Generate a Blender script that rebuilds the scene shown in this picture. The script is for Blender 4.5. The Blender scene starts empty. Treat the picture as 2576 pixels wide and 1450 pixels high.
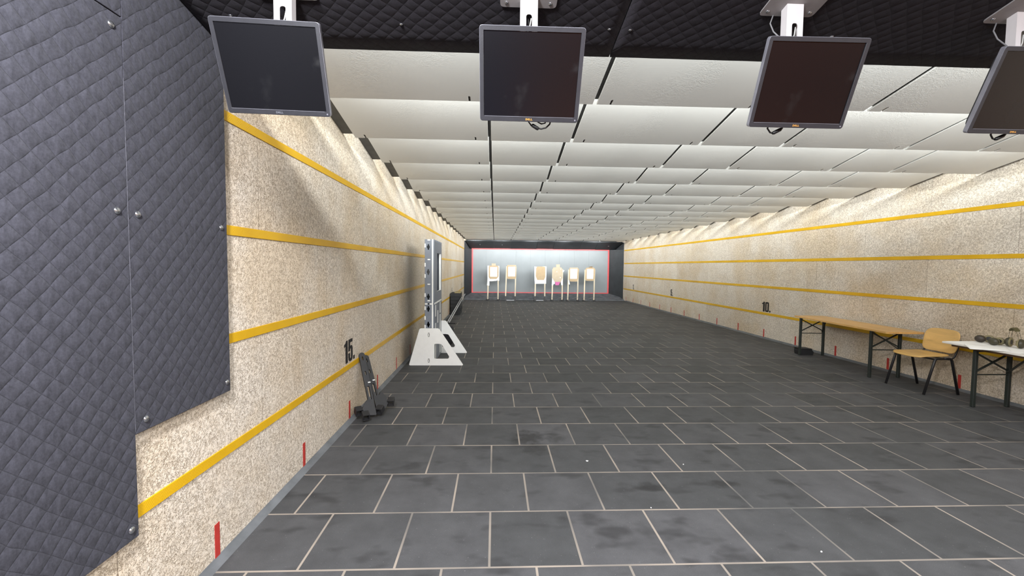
import bpy, bmesh, math, random
from mathutils import Vector, Matrix
from mathutils.geometry import tessellate_polygon
random.seed(7)
C = bpy.context.scene.collection
R = math.radians
S = bpy.context.scene

# ------------------------------------------------------------------ camera
F_PX = 1084.503
CAM_H = 1.522088
def rot(yaw, pitch, roll):
    return Matrix.Rotation(yaw, 3, 'Z') @ Matrix.Rotation(pitch, 3, 'X') @ Matrix.Rotation(roll, 3, 'Y')
M3 = rot(-0.039789, -0.050634, -0.010223)
cd = bpy.data.cameras.new('camera'); cam = bpy.data.objects.new('camera', cd); C.objects.link(cam)
cd.sensor_width = 36.0; cd.lens = F_PX / 2576 * 36.0; cd.clip_start = 0.05; cd.clip_end = 100
right, fwd, up = M3.col[0], M3.col[1], M3.col[2]
mw = Matrix.Identity(4)
for i in range(3):
    mw[i][0] = right[i]; mw[i][1] = up[i]; mw[i][2] = -fwd[i]
mw[2][3] = CAM_H
cam.matrix_world = mw
S.camera = cam

# ------------------------------------------------------------------ world, view, lamps
w = bpy.data.worlds.new('world'); S.world = w; w.use_nodes = True
w.node_tree.nodes['Background'].inputs[0].default_value = (0.8, 0.85, 1, 1)
w.node_tree.nodes['Background'].inputs[1].default_value = 0.02
S.view_settings.view_transform = 'Standard'; S.view_settings.look = 'None'
S.view_settings.gamma = 1.0; S.view_settings.use_curve_mapping = False
S.view_settings.exposure = 0.0

XL, XR, Y0 = -1.4025, 5.9104, 19.1846       # side wall faces; Y of the 0 m mark
ZE, SL = 2.69, 0.194                        # baffle lower edge height, baffle slope
PITCH = 0.955
def edge_y(k): return 3.14 + PITCH * (k - 1)
NROW = 18

def area_lamp(name, loc, sx, sy, power, rx, rz=0.0, col=(1, 1, 1), spread=180):
    l = bpy.data.lights.new(name, 'AREA'); l.shape = 'RECTANGLE'; l.size = sx; l.size_y = sy
    l.energy = power; l.color = col; l.spread = R(spread)
    o = bpy.data.objects.new(name, l); C.objects.link(o)
    o.location = loc; o.rotation_euler = (R(rx), 0, R(rz))
    return o
# one lamp strip lies above every baffle, hidden from the firing point, and shines downrange
LAMP_W = 158.0
END_W = 24.0
for k in range(0, NROW + 1):
    y = edge_y(k) - 0.30
    area_lamp('baffle_lamp', ((XL + XR) / 2, y, ZE + 0.30 * SL + 0.065), 6.6, 0.05, LAMP_W * (0.5 if k >= NROW - 1 else 1.0), 97, col=(0.955, 1.0, 1.0))
# spotlights behind the last baffle light the target bank
for x in (-0.9, 0.3, 1.7, 3.1, 4.6):
    area_lamp('target_lamp', (x, edge_y(NROW) - 0.02, ZE - 0.005 + 0.04), 0.5, 0.06, END_W, 60, col=(1, 0.99, 0.96))
# ceiling lamps over the firing points, behind the camera
REAR_W = 150.0
area_lamp('firing_point_lamp', (-0.62, 0.02, 2.76), 0.25, 0.5, 190.0, 50, col=(0.95, 0.96, 1.0))
for x in (0.6, 2.3, 4.2):
    area_lamp('firing_point_lamp', (x, -0.40, 2.86), 0.5, 1.4, REAR_W, 0, col=(0.97, 0.97, 1.0))

# ------------------------------------------------------------------ materials
def lin(c):
    c = c / 255.0
    return c / 12.92 if c <= 0.04045 else ((c + 0.055) / 1.055) ** 2.4
def rgb(r, g, b): return (lin(r), lin(g), lin(b), 1)

class NT:
    """small node-tree helper"""
    def __init__(self, name):
        self.m = bpy.data.materials.new(name); self.m.use_nodes = True
        self.t = self.m.node_tree; self.b = self.t.nodes['Principled BSDF']
    def n(self, typ, **kw):
        nd = self.t.nodes.new(typ)
        for k, v in kw.items(): setattr(nd, k, v)
        return nd
    def put(self, sock, v):
        if hasattr(v, 'is_output') or isinstance(v, bpy.types.NodeSocket): self.t.links.new(v, sock)
        else: sock.default_value = v
    def math(self, op, a, b=0.0, c=None, clamp=False):
        nd = self.n('ShaderNodeMath', operation=op, use_clamp=clamp)
        self.put(nd.inputs[0], a); self.put(nd.inputs[1], b)
        if c is not None: self.put(nd.inputs[2], c)
        return nd.outputs[0]
    def noise(self, vec, scale, detail=2, rough=0.5, dist=0.0):
        nd = self.n('ShaderNodeTexNoise'); self.put(nd.inputs['Vector'], vec)
        nd.inputs['Scale'].default_value = scale; nd.inputs['Detail'].default_value = detail
        nd.inputs['Roughness'].default_value = rough; nd.inputs['Distortion'].default_value = dist
        return nd.outputs['Fac']
    def ramp(self, fac, stops):
        nd = self.n('ShaderNodeValToRGB'); self.put(nd.inputs[0], fac)
        e = nd.color_ramp.elements
        while len(e) < len(stops): e.new(0.5)
        for el, (p, c) in zip(e, stops): el.position = p; el.color = c
        return nd.outputs[0]
    def mix(self, fac, a, b, blend='MIX'):
        nd = self.n('ShaderNodeMix', data_type='RGBA', blend_type=blend)
        self.put(nd.inputs[0], fac); self.put(nd.inputs[6], a); self.put(nd.inputs[7], b)
        return nd.outputs[2]
    def coords(self):
        return self.n('ShaderNodeTexCoord').outputs['Object']
    def xyz(self, v):
        nd = self.n('ShaderNodeSeparateXYZ'); self.put(nd.inputs[0], v); return nd.outputs
    def comb(self, x, y, z):
        nd = self.n('ShaderNodeCombineXYZ')
        for i, v in enumerate((x, y, z)): self.put(nd.inputs[i], v)
        return nd.outputs[0]
    def bump(self, h, strength, dist):
        nd = self.n('ShaderNodeBump'); self.put(nd.inputs['Height'], h)
        nd.inputs['Strength'].default_value = strength; nd.inputs['Distance'].default_value = dist
        self.t.links.new(nd.outputs[0], self.b.inputs['Normal'])
    def fin(self, color=None, rough=None, metal=None, spec=None):
        if color is not None: self.put(self.b.inputs['Base Color'], color)
        if rough is not None: self.put(self.b.inputs['Roughness'], rough)
        if metal is not None: self.b.inputs['Metallic'].default_value = metal
        if spec is not None: self.b.inputs['Specular IOR Level'].default_value = spec
        return self.m

def plain(name, c, rough=0.6, metal=0.0, spec=0.5, var=0.12, scale=18, bump=0.0, bscale=200):
    """a plain colour with slight mottling"""
    t = NT(name); v = t.coords()
    f = t.noise(v, scale, 3)
    c0 = tuple(x * (1 - var) for x in c[:3]) + (1,); c1 = tuple(min(1, x * (1 + var)) for x in c[:3]) + (1,)
    col = t.ramp(f, [(0.3, c0), (0.7, c1)])
    if bump: t.bump(t.noise(v, bscale, 2), bump, 0.002)
    return t.fin(col, rough, metal, spec)

def wood_wool(name):
    t = NT(name); v = t.coords(); x, y, z = t.xyz(v)
    br = t.n('ShaderNodeTexBrick'); br.offset = 0.5; br.offset_frequency = 2; br.squash = 1
    t.put(br.inputs['Vector'], t.comb(t.math('ADD', y, -0.60), t.math('ADD', z, 0.0435), 0.0))
    br.inputs['Color1'].default_value = (0, 0, 0, 1); br.inputs['Color2'].default_value = (1, 1, 1, 1)
    br.inputs['Mortar'].default_value = (0.5, 0.5, 0.5, 1); br.inputs['Scale'].default_value = 1
    br.inputs['Mortar Size'].default_value = 0.0022; br.inputs['Mortar Smooth'].default_value = 0.3
    br.inputs['Brick Width'].default_value = 2.03; br.inputs['Row Height'].default_value = 0.5825
    p2 = t.comb(t.math('MULTIPLY', x, 1.0), y, z)
    def gaps(scale, wid, seed, cut):
        vm = t.n('ShaderNodeVectorMath', operation='ADD'); t.put(vm.inputs[0], p2); vm.inputs[1].default_value = seed
        nn = t.noise(vm.outputs[0], scale, 0.5, 0.5, 1.1)
        d = t.math('ABSOLUTE', t.math('SUBTRACT', nn, 0.5))
        line = t.math('SUBTRACT', 1.0, t.math('MULTIPLY', d, 1.0 / wid), clamp=True)
        vm2 = t.n('ShaderNodeVectorMath', operation='ADD'); t.put(vm2.inputs[0], p2); vm2.inputs[1].default_value = (seed[1], seed[2], seed[0])
        mk = t.math('MULTIPLY', t.math('SUBTRACT', t.noise(vm2.outputs[0], scale * 0.8, 0.5), cut), 7.0, clamp=True)
        return t.math('MULTIPLY', line, mk)
    g = t.math('MAXIMUM', gaps(60, 0.075, (0.3, 4.1, 2.2), 0.40), gaps(82, 0.080, (7.3, 2.1, 4.4), 0.42))
    g = t.math('MAXIMUM', g, gaps(46, 0.055, (1.7, 9.2, 5.5), 0.46))
    loose = t.noise(v, 2.3, 3)
    g = t.math('MULTIPLY', g, t.math('ADD', 0.55, t.math('MULTIPLY', loose, 0.75)), clamp=True)
    st = t.math('SUBTRACT', 1.0, g)
    body = t.ramp(t.noise(v, 75, 2, 0.6), [(0.3, rgb(214, 203, 187)), (0.7, rgb(238, 230, 218))])
    fibre = t.mix(t.math('MULTIPLY', g, 0.74), body, rgb(124, 109, 88))
    big = t.noise(v, 1.1, 4, 0.6)
    stain = t.ramp(big, [(0.38, rgb(240, 228, 208)), (0.60, (1, 1, 1, 1))])
    col = t.mix(0.7, fibre, stain, 'MULTIPLY')
    tint = t.ramp(br.outputs['Color'], [(0.0, (0.88, 0.86, 0.84, 1)), (1.0, (1.0, 1.0, 1.0, 1))])
    col = t.mix(0.8, col, tint, 'MULTIPLY')
    col = t.mix(t.math('MULTIPLY', br.outputs['Fac'], 0.65), col, rgb(95, 80, 62))
    t.bump(st, 0.55, 0.004)
    return t.fin(col, 0.9, 0, 0.2)

def floor_mat():
    t = NT('rubber_tile_floor'); v = t.coords(); x, y, z = t.xyz(v)
    br = t.n('ShaderNodeTexBrick'); br.offset = 0.5; br.offset_frequency = 2; br.squash = 1
    RW, BW = 0.4957, 0.4775
    # rows break at y = 2.601 + n*RW ; the row below 2.601 has joints at x = 0.222 + n*BW
    t.put(br.inputs['Vector'], t.comb(t.math('ADD', x, 40 * BW - 0.222), t.math('ADD', y, 40 * RW - 2.601 + RW), 0.0))
    br.inputs['Scale'].default_value = 1; br.inputs['Mortar Size'].default_value = 0.007
    br.inputs['Mortar Smooth'].default_value = 0.25
    br.inputs['Brick Width'].default_value = BW; br.inputs['Row Height'].default_value = RW
    br.inputs['Color1'].default_value = (0, 0, 0, 1); br.inputs['Color2'].default_value = (1, 1, 1, 1)
    base = t.ramp(br.outputs['Color'], [(0, rgb(66, 67, 68)), (1, rgb(79, 79, 81))])
    mot = t.ramp(t.noise(v, 5.0, 5, 0.62), [(0.3, (0.80, 0.80, 0.80, 1)), (0.7, (1.12, 1.12, 1.12, 1))])
    col = t.mix(1.0, base, mot, 'MULTIPLY')
    grain = t.ramp(t.noise(v, 260, 2, 0.6), [(0.3, (0.82, 0.82, 0.82, 1)), (0.75, (1.15, 1.15, 1.15, 1))])
    col = t.mix(1.0, col, grain, 'MULTIPLY')
    # dark scuffs, stretched across the range
    sv = t.comb(t.math('MULTIPLY', x, 1.0), t.math('MULTIPLY', y, 1.7), 3.3)
    sc = t.noise(sv, 3.8, 2.0, 0.55)
    near = t.math('SUBTRACT', 1.25, t.math('MULTIPLY', y, 0.11), clamp=True)
    fac = t.math('MULTIPLY', t.math('MULTIPLY', t.math('SUBTRACT', sc, 0.565), 7.0, clamp=True), near)
    col = t.mix(t.math('MULTIPLY', fac, 0.62), col, rgb(38, 38, 39))
    for (sx, sy, rx, ry, a) in ((0.30, 3.77, 0.16, 0.17, 0.75), (0.36, 3.50, 0.15, 0.13, 0.6), (0.55, 3.74, 0.10, 0.12, 0.5),
                                (1.08, 2.88, 0.13, 0.07, 0.7), (1.62, 2.91, 0.13, 0.06, 0.65), (1.31, 2.14, 0.2, 0.05, 0.5)):
        dx = t.math('MULTIPLY', t.math('SUBTRACT', x, sx), 1 / rx); dy = t.math('MULTIPLY', t.math('SUBTRACT', y, sy), 1 / ry)
        d = t.math('ADD', t.math('MULTIPLY', dx, dx), t.math('MULTIPLY', dy, dy))
        d = t.math('ADD', d, t.math('MULTIPLY', t.math('SUBTRACT', t.noise(v, 16, 3), 0.5), 2.6))
        f = t.math('MULTIPLY', t.math('SUBTRACT', 1.0, d, clamp=True), a)
        col = t.mix(f, col, rgb(36, 36, 36))
    # pale dust specks
    dust = t.ramp(t.noise(v, 90, 1), [(0.735, (0, 0, 0, 1)), (0.77, (1, 1, 1, 1))])
    col = t.mix(t.math('MULTIPLY', dust, 0.25), col, rgb(150, 150, 150))
    gr = t.ramp(t.noise(v, 1.3, 3), [(0.34, rgb(92, 91, 89)), (0.58, rgb(148, 138, 127))])
    fade = t.math('SUBTRACT', 1.15, t.math('MULTIPLY', t.math('MAXIMUM', t.math('SUBTRACT', x, 2.2), 0.0), 0.16), clamp=True)
    col = t.mix(t.math('MULTIPLY', br.outputs['Fac'], fade), col, gr)
    h = t.math('SUBTRACT', t.math('MULTIPLY', t.noise(v, 260, 2), 0.3), t.math('MULTIPLY', br.outputs['Fac'], 1.0))
    t.bump(h, 0.35, 0.003)
    return t.fin(col, 0.72, 0, 0.35)

def quilt(name, c, plane, strength=0.5):
    """stitched diamond quilting; plane picks which two coordinates span the cloth"""
    t = NT(name); v = t.coords(); x, y, z = t.xyz(v)
    a, b = (y, z) if plane == 'yz' else (x, y)
    u = t.math('ADD', t.math('MULTIPLY', a, 1 / 0.074), t.math('MULTIPLY', b, 1 / 0.073))
    q = t.math('SUBTRACT', t.math('MULTIPLY', a, 1 / 0.074), t.math('MULTIPLY', b, 1 / 0.073))
    wob = t.math('MULTIPLY', t.noise(v, 9, 1), 0.35)
    su = t.math('ABSOLUTE', t.math('SINE', t.math('MULTIPLY', t.math('ADD', u, wob), math.pi)))
    sq = t.math('ABSOLUTE', t.math('SINE', t.math('MULTIPLY', t.math('ADD', q, wob), math.pi)))
    pil = t.math('MULTIPLY', t.math('POWER', su, 0.55), t.math('POWER', sq, 0.55))
    lint = t.noise(v, 120, 3, 0.7)
    fib = t.noise(t.comb(x, t.math('MULTIPLY', y, 1.0), t.math('MULTIPLY', z, 0.4)), 55, 3, 0.6)
    h = t.math('ADD', t.math('MULTIPLY', pil, 1.0), t.math('MULTIPLY', lint, 0.06))
    t.bump(h, strength, 0.0065)
    c0 = tuple(k * 0.62 for k in c[:3]) + (1,); c1 = tuple(k * 1.4 for k in c[:3]) + (1,)
    col = t.ramp(t.math('ADD', t.math('MULTIPLY', lint, 0.5), t.math('MULTIPLY', fib, 0.5)), [(0.32, c0), (0.66, c1)])
    seam = t.math('SUBTRACT', 1.0, t.math('MULTIPLY', t.math('MINIMUM', su, sq), 11.0), clamp=True)
    dash = t.math('GREATER_THAN', t.math('FRACT', t.math('MULTIPLY', b, 140.0)), 0.4)
    col = t.mix(t.math('MULTIPLY', seam, t.math('ADD', t.math('MULTIPLY', dash, 0.3), 0.55)), col, tuple(k * 0.35 for k in c[:3]) + (1,))
    m = t.fin(col, 0.95, 0, 0.1)
    t.b.inputs['Sheen Weight'].default_value = 0.05
    t.b.inputs['Sheen Roughness'].default_value = 0.6
    return m

def baffle_mat():
    t = NT('baffle_white'); v = t.coords()
    big = t.noise(v, 0.9, 2); fine = t.noise(v, 28, 4, 0.65, 0.8)
    col = t.ramp(big, [(0.3, rgb(214, 213, 208)), (0.7, rgb(228, 227, 222))])
    wr = t.math('ABSOLUTE', t.math('SUBTRACT', fine, 0.5))
    mask = t.math('MULTIPLY', t.math('SUBTRACT', t.noise(v, 2.2, 2), 0.46), 6.0, clamp=True)
    h = t.math('MULTIPLY', t.math('SUBTRACT', 0.09, wr, clamp=True), mask)
    h = t.math('ADD', h, t.math('MULTIPLY', t.noise(v, 60, 2), 0.015))
    t.bump(h, 0.45, 0.010)
    return t.fin(col, 0.55, 0, 0.35)

def checker_plate():
    t = NT('yellow_checker_plate'); v = t.coords(); x, y, z = t.xyz(v)
    wv = t.math('SINE', t.math('MULTIPLY', t.math('ADD', y, t.math('MULTIPLY', z, 1.0)), 2 * math.pi / 0.014))
    wv2 = t.math('SINE', t.math('MULTIPLY', t.math('SUBTRACT', y, t.math('MULTIPLY', z, 1.0)), 2 * math.pi / 0.014))
    sel = t.math('GREATER_THAN', t.math('SINE', t.math('MULTIPLY', y, 2 * math.pi / 0.085)), 0.0)
    h = t.math('ADD', t.math('MULTIPLY', wv, sel), t.math('MULTIPLY', wv2, t.math('SUBTRACT', 1.0, sel)))
    t.bump(t.math('MAXIMUM', h, 0.3), 0.45, 0.0012)
    col = t.ramp(t.noise(v, 3, 3), [(0.3, rgb(200, 155, 12)), (0.7, rgb(216, 171, 24))])
    return t.fin(col, 0.42, 0.0, 0.5)

def wood(name, c, axis='y', rough=0.45, sc=1.0):
    t = NT(name); v = t.coords(); x, y, z = t.xyz(v)
    if axis == 'y': vv = t.comb(t.math('MULTIPLY', x, 26 * sc), t.math('MULTIPLY', y, 2.2), t.math('MULTIPLY', z, 26 * sc))
    elif axis == 'z': vv = t.comb(t.math('MULTIPLY', x, 26 * sc), t.math('MULTIPLY', y, 26 * sc), t.math('MULTIPLY', z, 2.2))
    else: vv = t.comb(t.math('MULTIPLY', x, 2.2), t.math('MULTIPLY', y, 26 * sc), t.math('MULTIPLY', z, 26 * sc))
    f = t.noise(vv, 1.0, 4, 0.6, 0.6)
    c0 = tuple(k * 0.78 for k in c[:3]) + (1,); c1 = tuple(min(1, k * 1.16) for k in c[:3]) + (1,)
    return t.fin(t.ramp(f, [(0.3, c0), (0.72, c1)]), rough, 0, 0.4)

def screen_mat():
    t = NT('lcd_panel'); v = t.coords()
    sm = t.ramp(t.noise(v, 9, 3), [(0.62, (0.24, 0.24, 0.24, 1)), (0.75, (0.36, 0.36, 0.36, 1))])
    return t.fin(rgb(10, 10, 13), sm, 0, 0.6)

MT = dict(
    shaded_ply=wood('shaded_ply', rgb(104, 76, 48), 'y', 0.5),  # table wood darkened to stand in for shade under the white board
    thread=plain('seam_thread', rgb(74, 74, 81), 0.9, var=0.35, scale=60),
    reflect_floor_brown=wood('reflect_floor_brown', rgb(128, 72, 34), 'y', 0.5), reflect_floor_blue=plain('reflect_floor_blue', rgb(44, 50, 82), 0.9),  # invented tints for the unseen rear floor, there for the screens to reflect
    foam_white=plain('white_foam_board', rgb(226, 220, 210), 0.7, var=0.05, scale=14, bump=0.2),
    reflect_wall_blue=plain('unseen_wall_blue', rgb(62, 74, 128), 0.8), reflect_wall_brown=wood('unseen_wall_brown', rgb(170, 92, 36), 'z', 0.6),  # made-up rear wall colours, out of view, to tint the screen reflections
    wall=wood_wool('wood_wool_board'), floor=floor_mat(),
    quilt=quilt('quilted_felt', rgb(55, 55, 62), 'yz'), quilt_c=quilt('quilted_felt_shaded', rgb(39, 36, 42), 'xy', 0.35),  # overhead copy of the felt is darker, painting in the weaker light there
    baffle=baffle_mat(), frame=plain('baffle_steel', rgb(82, 82, 80), 0.5, 0.0, 0.4),
    slab=plain('dark_ceiling', rgb(40, 40, 42), 0.9), yellow=checker_plate(),
    red=plain('red_tape', rgb(176, 50, 42), 0.6, var=0.1, scale=30), black_ink=plain('black_ink', rgb(22, 20, 20), 0.7, var=0.05),
    base=plain('grey_floor_edge', rgb(96, 99, 102), 0.7, var=0.25, scale=6),
    monitor=plain('monitor_plastic', rgb(40, 40, 44), 0.42, bump=0.1), rim=plain('monitor_rim', rgb(128, 128, 136), 0.3, 0.3),
    screen=screen_mat(), gold=plain('logo_tone', rgb(214, 160, 84), 0.35, 0.4), silver=plain('logo_silver', rgb(150, 152, 160), 0.3, 0.7),
    steel=plain('bracket_paint', rgb(206, 202, 202), 0.45, 0.0, 0.5, 0.04), plate=plain('plate_grey', rgb(150, 146, 146), 0.5, 0.1, var=0.1),
    dome=plain('screw_steel', rgb(190, 192, 196), 0.22, 0.95, var=0.03), cable=plain('black_cable', rgb(18, 18, 18), 0.45),
    white_wire=plain('white_wire', rgb(200, 200, 196), 0.5), silver_conduit=plain('grey_wire', rgb(120, 120, 122), 0.5),
    hdpe_grey=plain('grey_board', rgb(116, 122, 132), 0.5, var=0.05), hdpe_white=plain('white_board', rgb(236, 236, 232), 0.45, var=0.02),
    hole=plain('bolt_dark', rgb(66, 66, 52), 0.7), black=plain('black_rubber', rgb(30, 31, 33), 0.75, var=0.25, scale=7, bump=0.2),
    black_panel=plain('black_trap_rubber', rgb(37, 40, 43), 0.6, var=0.2, scale=4, bump=0.15),
    ramp=plain('ramp_rubber', rgb(90, 93, 98), 0.7, var=0.35, scale=5), plastic=plain('black_plastic', rgb(33, 33, 35), 0.5, var=0.1, bump=0.1),
    grey_panel=plain('grey_trap_sheet', rgb(110, 115, 118), 0.55, var=0.05, scale=2), red_frame=plain('red_frame', rgb(196, 66, 68), 0.5, var=0.08),
    post=wood('pale_batten', rgb(198, 184, 160), 'z'), cardboard=plain('cardboard', rgb(166, 144, 114), 0.8, var=0.06, scale=9),
    cardboard_pale=plain('cardboard_pale', rgb(172, 157, 136), 0.8, var=0.06, scale=9), cardboard_dark=plain('cardboard_brown', rgb(112, 92, 68), 0.8),  # darker brown board for the folded head
    paper=plain('white_paper', rgb(240, 240, 238), 0.7, var=0.015), pink=plain('pink_paper', rgb(184, 92, 146), 0.7, var=0.05),
    beech=wood('beech_ply', rgb(208, 164, 100), 'y', 0.35), beech2=wood('beech_chair_ply', rgb(212, 172, 106), 'y', 0.3, 0.5),
    green_steel=plain('dark_green_steel', rgb(34, 40, 36), 0.5, 0.0, 0.5), dark_tube=plain('black_tube', rgb(32, 31, 32), 0.4, 0.0, 0.5),
    olive=plain('olive_shell', rgb(60, 57, 42), 0.4, var=0.2, scale=30), brown=plain('brown_shell', rgb(54, 46, 38), 0.45, var=0.15, scale=30),
    foam=plain('tan_cushion', rgb(128, 119, 86), 0.6), pad=plain('olive_pad', rgb(84, 78, 48), 0.75, var=0.2, scale=40), tube_metal=plain('pale_steel_tube', rgb(176, 178, 182), 0.35, 0.4),
    board_olive=plain('straw_board', rgb(140, 126, 88), 0.8), bag=plain('dark_bag', rgb(30, 31, 38), 0.8, var=0.2, bump=0.3, bscale=60),
)

# ------------------------------------------------------------------ mesh helpers
OFF = {}          # world position of each thing's origin, by object name
class MB:
    def __init__(self): self.v = []; self.f = []
    def add(self, vs, fs):
        o = len(self.v); self.v += [tuple(p) for p in vs]; self.f += [tuple(i + o for i in f) for f in fs]; return self
    def box(self, c, s, rot=None):
        vs = []
        for dx in (-.5, .5):
            for dy in (-.5, .5):
                for dz in (-.5, .5):
                    p = Vector((dx * s[0], dy * s[1], dz * s[2]))
                    if rot is not None: p = rot @ p
                    vs.append(Vector(c) + p)
        return self.add(vs, [(0, 1, 3, 2), (4, 6, 7, 5), (0, 4, 5, 1), (2, 3, 7, 6), (0, 2, 6, 4), (1, 5, 7, 3)])
    def mm(self, a, b):
        return self.box([(a[i] + b[i]) / 2 for i in range(3)], [abs(b[i] - a[i]) for i in range(3)])
    def bar(self, p, q, wx, wy, up=(0, 0, 1)):
        p, q = Vector(p), Vector(q); d = q - p; L = d.length; d.normalize()
        u = Vector(up)
        if abs(d.dot(u)) > 0.98: u = Vector((1, 0, 0)) if abs(d.x) < 0.9 else Vector((0, 1, 0))
        s = d.cross(u).normalized(); t = s.cross(d).normalized()
        m = Matrix((s, d, t)).transposed()
        return self.box((p + q) / 2, (wx, L, wy), m)
    def tube(self, pts, r, n=10, cap=True):
        pts = [Vector(p) for p in pts]; rings = []; prev = None
        for i, p in enumerate(pts):
            d = (pts[min(i + 1, len(pts) - 1)] - pts[max(i - 1, 0)]).normalized()
            if prev is None:
                a = Vector((0, 0, 1)) if abs(d.z) < 0.9 else Vector((1, 0, 0)); a = (a - d * a.dot(d)).normalized()
            else: a = (prev - d * prev.dot(d)).normalized()
            prev = a; b = d.cross(a)
            rr = r[i] if isinstance(r, (list, tuple)) else r
            rings.append([p + (a * math.cos(2 * math.pi * k / n) + b * math.sin(2 * math.pi * k / n)) * rr for k in range(n)])
        vs = [q for rg in rings for q in rg]; fs = []
        for i in range(len(rings) - 1):
            for k in range(n):
                k2 = (k + 1) % n
                fs.append((i * n + k, i * n + k2, (i + 1) * n + k2, (i + 1) * n + k))
        if cap: fs.append(tuple(range(n - 1, -1, -1))); fs.append(tuple((len(rings) - 1) * n + k for k in range(n)))
        return self.add(vs, fs)
    def prism(self, loops, to3, t0, t1):
        """loops: outer outline then holes, as 2D points; to3(a,b,t) places a point at thickness t"""
        flat = [p for lp in loops for p in lp]
        tris = tessellate_polygon([[Vector((p[0], p[1], 0)) for p in lp] for lp in loops])
        n = len(flat)
        vs = [to3(p[0], p[1], t0) for p in flat] + [to3(p[0], p[1], t1) for p in flat]
        fs = [tuple(t) for t in tris] + [tuple(i + n for i in reversed(t)) for t in tris]
        o = 0
        for lp in loops:
            m = len(lp)
            for i in range(m):
                j = (i + 1) % m
                fs.append((o + i, o + j, o + j + n, o + i + n))
            o += m
        return self.add(vs, fs)
    def lathe(self, prof, base, axis, n=20):
        """prof: (radius, height) pairs along axis from base"""
        ax = Vector(axis).normalized(); a = Vector((0, 0, 1)) if abs(ax.z) < 0.9 else Vector((1, 0, 0))
        a = (a - ax * a.dot(ax)).normalized(); b = ax.cross(a); base = Vector(base)
        vs = []; fs = []
        for (r, h) in prof:
            for k in range(n):
                th = 2 * math.pi * k / n
                vs.append(base + ax * h + (a * math.cos(th) + b * math.sin(th)) * max(r, 1e-4))
        for i in range(len(prof) - 1):
            for k in range(n):
                k2 = (k + 1) % n
                fs.append((i * n + k, i * n + k2, (i + 1) * n + k2, (i + 1) * n + k))
        fs.append(tuple(range(n - 1, -1, -1))); fs.append(tuple((len(prof) - 1) * n + k for k in range(n)))
        return self.add(vs, fs)
    def build(self, name, mat, parent=None, smooth=False, bevel=0.0, seg=2):
        off = OFF.get(parent.name, Vector((0, 0, 0))) if parent is not None else Vector((0, 0, 0))
        me = bpy.data.meshes.new(name)
        me.from_pydata([tuple(Vector(p) - off) for p in self.v], [], self.f)
        bm = bmesh.new(); bm.from_mesh(me); bmesh.ops.recalc_face_normals(bm, faces=bm.faces)
        bm.to_mesh(me); bm.free()
        if smooth:
            for p in me.polygons: p.use_smooth = True
        me.materials.append(mat)
        o = bpy.data.objects.new(name, me); C.objects.link(o)
        if parent is not None: o.parent = parent; OFF[o.name] = off
        if bevel:
            m = o.modifiers.new('bevel', 'BEVEL'); m.width = bevel; m.segments = seg; m.limit_method = 'ANGLE'; m.angle_limit = R(40)
        if smooth:
            m2 = o.modifiers.new('wn', 'WEIGHTED_NORMAL') if bevel else None
        return o

def tag(o, label, cat, group=None):
    o['label'] = label; o['category'] = cat
    if group: o['group'] = group
    return o
def thing(name, label, cat, loc=(0, 0, 0), group=None):
    """an Empty at the base; parts are given in world coordinates and stored relative to it"""
    o = bpy.data.objects.new(name, None); C.objects.link(o); o.location = loc; OFF[o.name] = Vector(loc)
    o.empty_display_size = 0.1
    return tag(o, label, cat, group)
def struct(mb, name, mat, **k):
    o = mb.build(name, mat, **k); o['kind'] = 'structure'; return o
def dup(root, loc, label, group=None):
    r = root.copy(); C.objects.link(r); r.location = loc; r['label'] = label
    if group: r['group'] = group
    for ch in root.children:
        c = ch.copy(); C.objects.link(c); c.parent = r
        for g in ch.children:
            d = g.copy(); C.objects.link(d); d.parent = c
    return r
def rounded(pts, r, seg=4):
    """round the corners of a 2D polygon"""
    out = []; n = len(pts)
    for i in range(n):
        p0, p, p1 = Vector(pts[i - 1]), Vector(pts[i]), Vector(pts[(i + 1) % n])
        a = (p0 - p); b = (p1 - p); rr = min(r, a.length * 0.45, b.length * 0.45)
        a.normalize(); b.normalize()
        A = p + a * rr; B = p + b * rr
        for k in range(seg + 1):
            t = k / seg
            q = A * (1 - t) ** 2 + p * 2 * t * (1 - t) + B * t ** 2
            out.append((q.x, q.y))
    return out
def rect(a0, b0, a1, b1): return [(a0, b0), (a1, b0), (a1, b1), (a0, b1)]
XZ = lambda y: (lambda a, b, t: (a, y + t, b))      # outline in X,Z, thickness along Y
YZ = lambda x: (lambda a, b, t: (x + t, a, b))      # outline in Y,Z, thickness along X
ORD = ['first', 'second', 'third', 'fourth', 'fifth', 'sixth', 'seventh', 'eighth', 'ninth', 'tenth', 'eleventh', 'twelfth',
       'thirteenth', 'fourteenth', 'fifteenth', 'sixteenth', 'seventeenth', 'eighteenth']

# ------------------------------------------------------------------ room shell
YN, YF, ZT = -4.0, 20.9, 3.05
struct(MB().mm((XL - .1, -.8, -.1), (XR + .1, YF, 0)), 'floor', MT['floor'])
struct(MB().mm((XL - .1, YN, -.1), (.25, -.8, 0)), 'floor', MT['reflect_floor_blue'])  # unseen slab, its blue invented for reflections in the screens
struct(MB().mm((.25, YN, -.1), (XR + .1, -.8, 0)), 'floor', MT['reflect_floor_brown'])  # unseen slab, its brown invented for reflections in the screens
struct(MB().mm((XL - .12, YN, 0), (XL, YF, ZT)), 'wall_left', MT['wall'])
struct(MB().mm((XR, YN, 0), (XR + .12, YF, ZT)), 'wall_right', MT['wall'])
struct(MB().mm((XL, YN - .12, 0), (.2, YN, ZT)), 'wall_near', MT['reflect_wall_blue'])  # out of view; bluish half invented to be mirrored by the screens
struct(MB().mm((.2, YN - .12, 0), (XR, YN, ZT)), 'wall_near', MT['reflect_wall_brown'])  # out of view; brown half invented to be mirrored by the screens
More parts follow.
